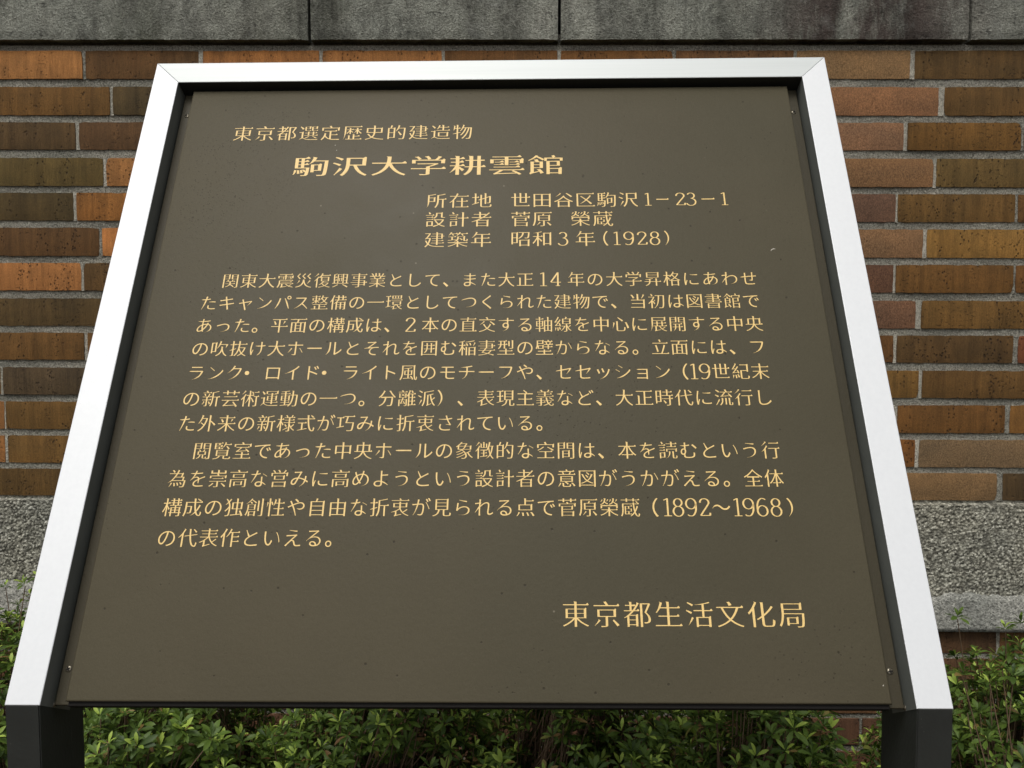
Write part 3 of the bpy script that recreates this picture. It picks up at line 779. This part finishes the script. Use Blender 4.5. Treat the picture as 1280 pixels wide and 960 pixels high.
# ------------------------------------------------------------------ azalea shrubs
def rosette(seed, leaves=9, size=1.0):
    rnd = random.Random(seed); bm = bmesh.new()
    for k in range(leaves):
        young = k >= leaves-3
        a = k*2.399+rnd.uniform(-.3, .3); ln = (.0178 if not young else .0135)*size*rnd.uniform(.7, 1.2); wd = ln*rnd.uniform(.15, .21)
        el = R(rnd.uniform(5, 38) if not young else rnd.uniform(45, 75)); zb = .004*k/leaves*size
        rot = Matrix.Rotation(a, 3, 'Z') @ Matrix.Rotation(-el, 3, 'Y') @ Matrix.Rotation(rnd.uniform(-.5, .5), 3, 'X')
        rowsv = []
        for t, ww in ((0, .12), (.3, .62), (.62, 1.0), (.86, .62)):
            x = .002+ln*t; z = -ln*.28*t*t
            rowsv.append([rot @ Vector((x, y*wd*ww, z+abs(y)*wd*.28*ww)) for y in (-1, 0, 1)])
        tip = bm.verts.new(rot @ Vector((.002+ln, 0, -ln*.30)) + Vector((0, 0, zb)))
        vr = [[bm.verts.new(v+Vector((0, 0, zb))) for v in r_] for r_ in rowsv]
        for p, q in zip(vr, vr[1:]):
            for i in (0, 1):
                f = bm.faces.new((p[i], q[i], q[i+1], p[i+1])); f.material_index = 1 if young and seed % 2 else 0
        for i in (0, 1):
            f = bm.faces.new((vr[-1][i], tip, vr[-1][i+1])); f.material_index = 1 if young and seed % 2 else 0
    me = bpy.data.meshes.new('leaf_cluster'); bm.to_mesh(me); bm.free(); me.materials.append(leafM); me.materials.append(youngM); me.shade_smooth()
    return me
ROS = [rosette(k, 9+k % 3) for k in range(8)]
RV = []
for me in ROS:
    v = np.array([x.co[:] for x in me.vertices]); RV.append((v, [list(p.vertices) for p in me.polygons], [p.material_index for p in me.polygons]))
def tube(bm, pts, r0, r1, k=5):
    prev = None; n = len(pts)
    for i, p in enumerate(pts):
        d = (pts[min(n-1, i+1)]-pts[max(0, i-1)]).normalized(); a = d.orthogonal().normalized(); b = d.cross(a); r = r0+(r1-r0)*i/(n-1)
        cur = [bm.verts.new(p+(a*math.cos(2*math.pi*q/k)+b*math.sin(2*math.pi*q/k))*r) for q in range(k)]
        if prev:
            for q in range(k): bm.faces.new((prev[q], prev[(q+1) % k], cur[(q+1) % k], cur[q]))
        prev = cur
def shrub(x, y, rx, ry, top, n, label, seed, nobj=110, gapf=.0, wisps=0):
    rnd = random.Random(seed); root = empty('azalea_shrub', (x, y, 0))
    tag(root, label, 'shrub', None)
    pts = []
    tries = 0
    while len(pts) < n and tries < n*30:
        tries += 1
        a = rnd.uniform(0, 2*math.pi); el = math.asin(rnd.uniform(-.25, 1)); rr = rnd.choice([rnd.uniform(.82, 1.04), rnd.uniform(.55, 1.0)])
        dx, dy, dz = math.cos(a)*math.cos(el), math.sin(a)*math.cos(el), math.sin(el)
        lump = 1+.16*noise.noise((dx*2.2+seed, dy*2.2, dz*2.2))+.08*noise.noise((dx*5+seed, dy*5, dz*5))
        if noise.noise((dx*3.1+seed*2, dy*3.1, dz*3.1)) < -.30+gapf: continue
        p = Vector((dx*rx*rr*lump, dy*ry*rr*lump, top*.52+dz*top*.48*rr*lump))
        if y+p.y > D-.03 or p.z < .12: continue
        pts.append((p, Vector((dx*.8, dy*.8, dz*.6+.75)).normalized()))
    for k in range(wisps):
        p = Vector((rnd.uniform(-rx, rx)*.9, rnd.uniform(-.1, ry*.6), top+rnd.uniform(-.01, .045)))
        if y+p.y > D-.03: p.y = D-.04-y
        pts.append((p, Vector((rnd.uniform(-.3, .3), rnd.uniform(-.3, .1), 1)).normalized()))
    # main limbs
    nl = 7; limbs = []
    for k in range(nl):
        a = 2*math.pi*k/nl+rnd.uniform(-.3, .3); e = Vector((math.cos(a)*rx*.6, math.sin(a)*ry*.6, top*rnd.uniform(.55, .75)))
        b0 = Vector((math.cos(a)*.02, math.sin(a)*.02, -.02)); mid = (b0+e)*.5+Vector((rnd.uniform(-.03, .03), rnd.uniform(-.03, .03), rnd.uniform(-.04, .02)))
        limbs.append([b0, (b0+mid)*.5+Vector((0, 0, .02)), mid, (mid+e)*.5+Vector((rnd.uniform(-.015, .015),)*3), e])
    bms = []
    for lb in limbs:
        bm = bmesh.new(); tube(bm, lb, .0065, .0028); bms.append(bm)
    for i, (p, nrm) in enumerate(pts):
        if i % 2 and i < n: continue
        k = min(range(nl), key=lambda q: (limbs[q][4]-p).length)
        s0 = limbs[k][rnd.choice((2, 3, 4))]; mid = (s0+p)*.5+Vector((rnd.uniform(-.015, .015), rnd.uniform(-.015, .015), -.012))
        tube(bms[k], [s0, mid, p-nrm*.002], .0017, .0009, 3)
    for bm in bms: from_bm('branch', bm, root, [barkM], True)
    # the clusters nearest to the camera side and the top are objects, the rest is one mesh
    eye = Vector((-x, -y, EYE)); order = sorted(range(len(pts)), key=lambda i: (pts[i][0]-eye).length-.25*pts[i][1].dot((eye-pts[i][0]).normalized()))
    V, F, MI = [], [], []; nv = 0
    for q, i in enumerate(order):
        p, nrm = pts[i]; k = rnd.randrange(len(ROS)); sc = rnd.uniform(.75, 1.25)
        rot = (nrm+Vector((rnd.uniform(-.35, .35), rnd.uniform(-.35, .35), 0))).to_track_quat('Z', 'Y').to_matrix() @ Matrix.Rotation(rnd.uniform(0, 6.28), 3, 'Z')
        if q < nobj:
            o = bpy.data.objects.new('leaf_cluster', ROS[k]); C.objects.link(o); o.parent = root
            o.matrix_local = Matrix.Translation(p) @ (rot*sc).to_4x4() if False else Matrix.LocRotScale(p, rot.to_quaternion(), (sc, sc, sc))
        else:
            v, f, mi = RV[k]; V.append(v @ np.array(rot).T*sc+np.array(p)); F += [[a+nv for a in t] for t in f]; MI += mi; nv += len(v)
    if V:
        me = bpy.data.meshes.new('inner_leaves'); me.from_pydata(np.concatenate(V).tolist(), [], F); me.polygons.foreach_set('material_index', MI)
        o = link('inner_leaves', me, root, [leafM, youngM], True); o['kind'] = 'stuff'
    return root
shrub(-1.36, 1.38, .26, .28, EYE-.48, 1000, 'leafy azalea shrub beyond the left edge of the board, against the wall', 11, 90)
shrub(-.95, 1.42, .27, .29, EYE-.485, 2600, 'green azalea shrub left of the left post, leaves against the cement skim', 12, 200, -.1, 14)
shrub(-.53, 1.22, .22, .26, EYE-.46, 2800, 'azalea shrub with bare twigs just right of the left post under the board', 13, 260, .03)
shrub(-.20, 1.24, .20, .28, EYE-.45, 2900, 'dark green azalea shrub under the left half of the board', 14, 260, -.1)
shrub(.10, 1.28, .20, .26, EYE-.46, 2800, 'azalea shrub under the middle of the board, right of the dark gap', 15, 260, -.05)
shrub(.335, 1.16, .155, .25, EYE-.46, 2600, 'bright green azalea shrub under the right half of the board', 16, 260, -.1)
shrub(.85, 1.25, .315, .37, EYE-.50, 4600, 'full azalea shrub right of the right post with fresh green leaves', 17, 290, -.1, 30)
shrub(1.38, 1.36, .28, .28, EYE-.53, 1200, 'leafy azalea shrub beyond the right edge of the board, against the wall', 18, 90)
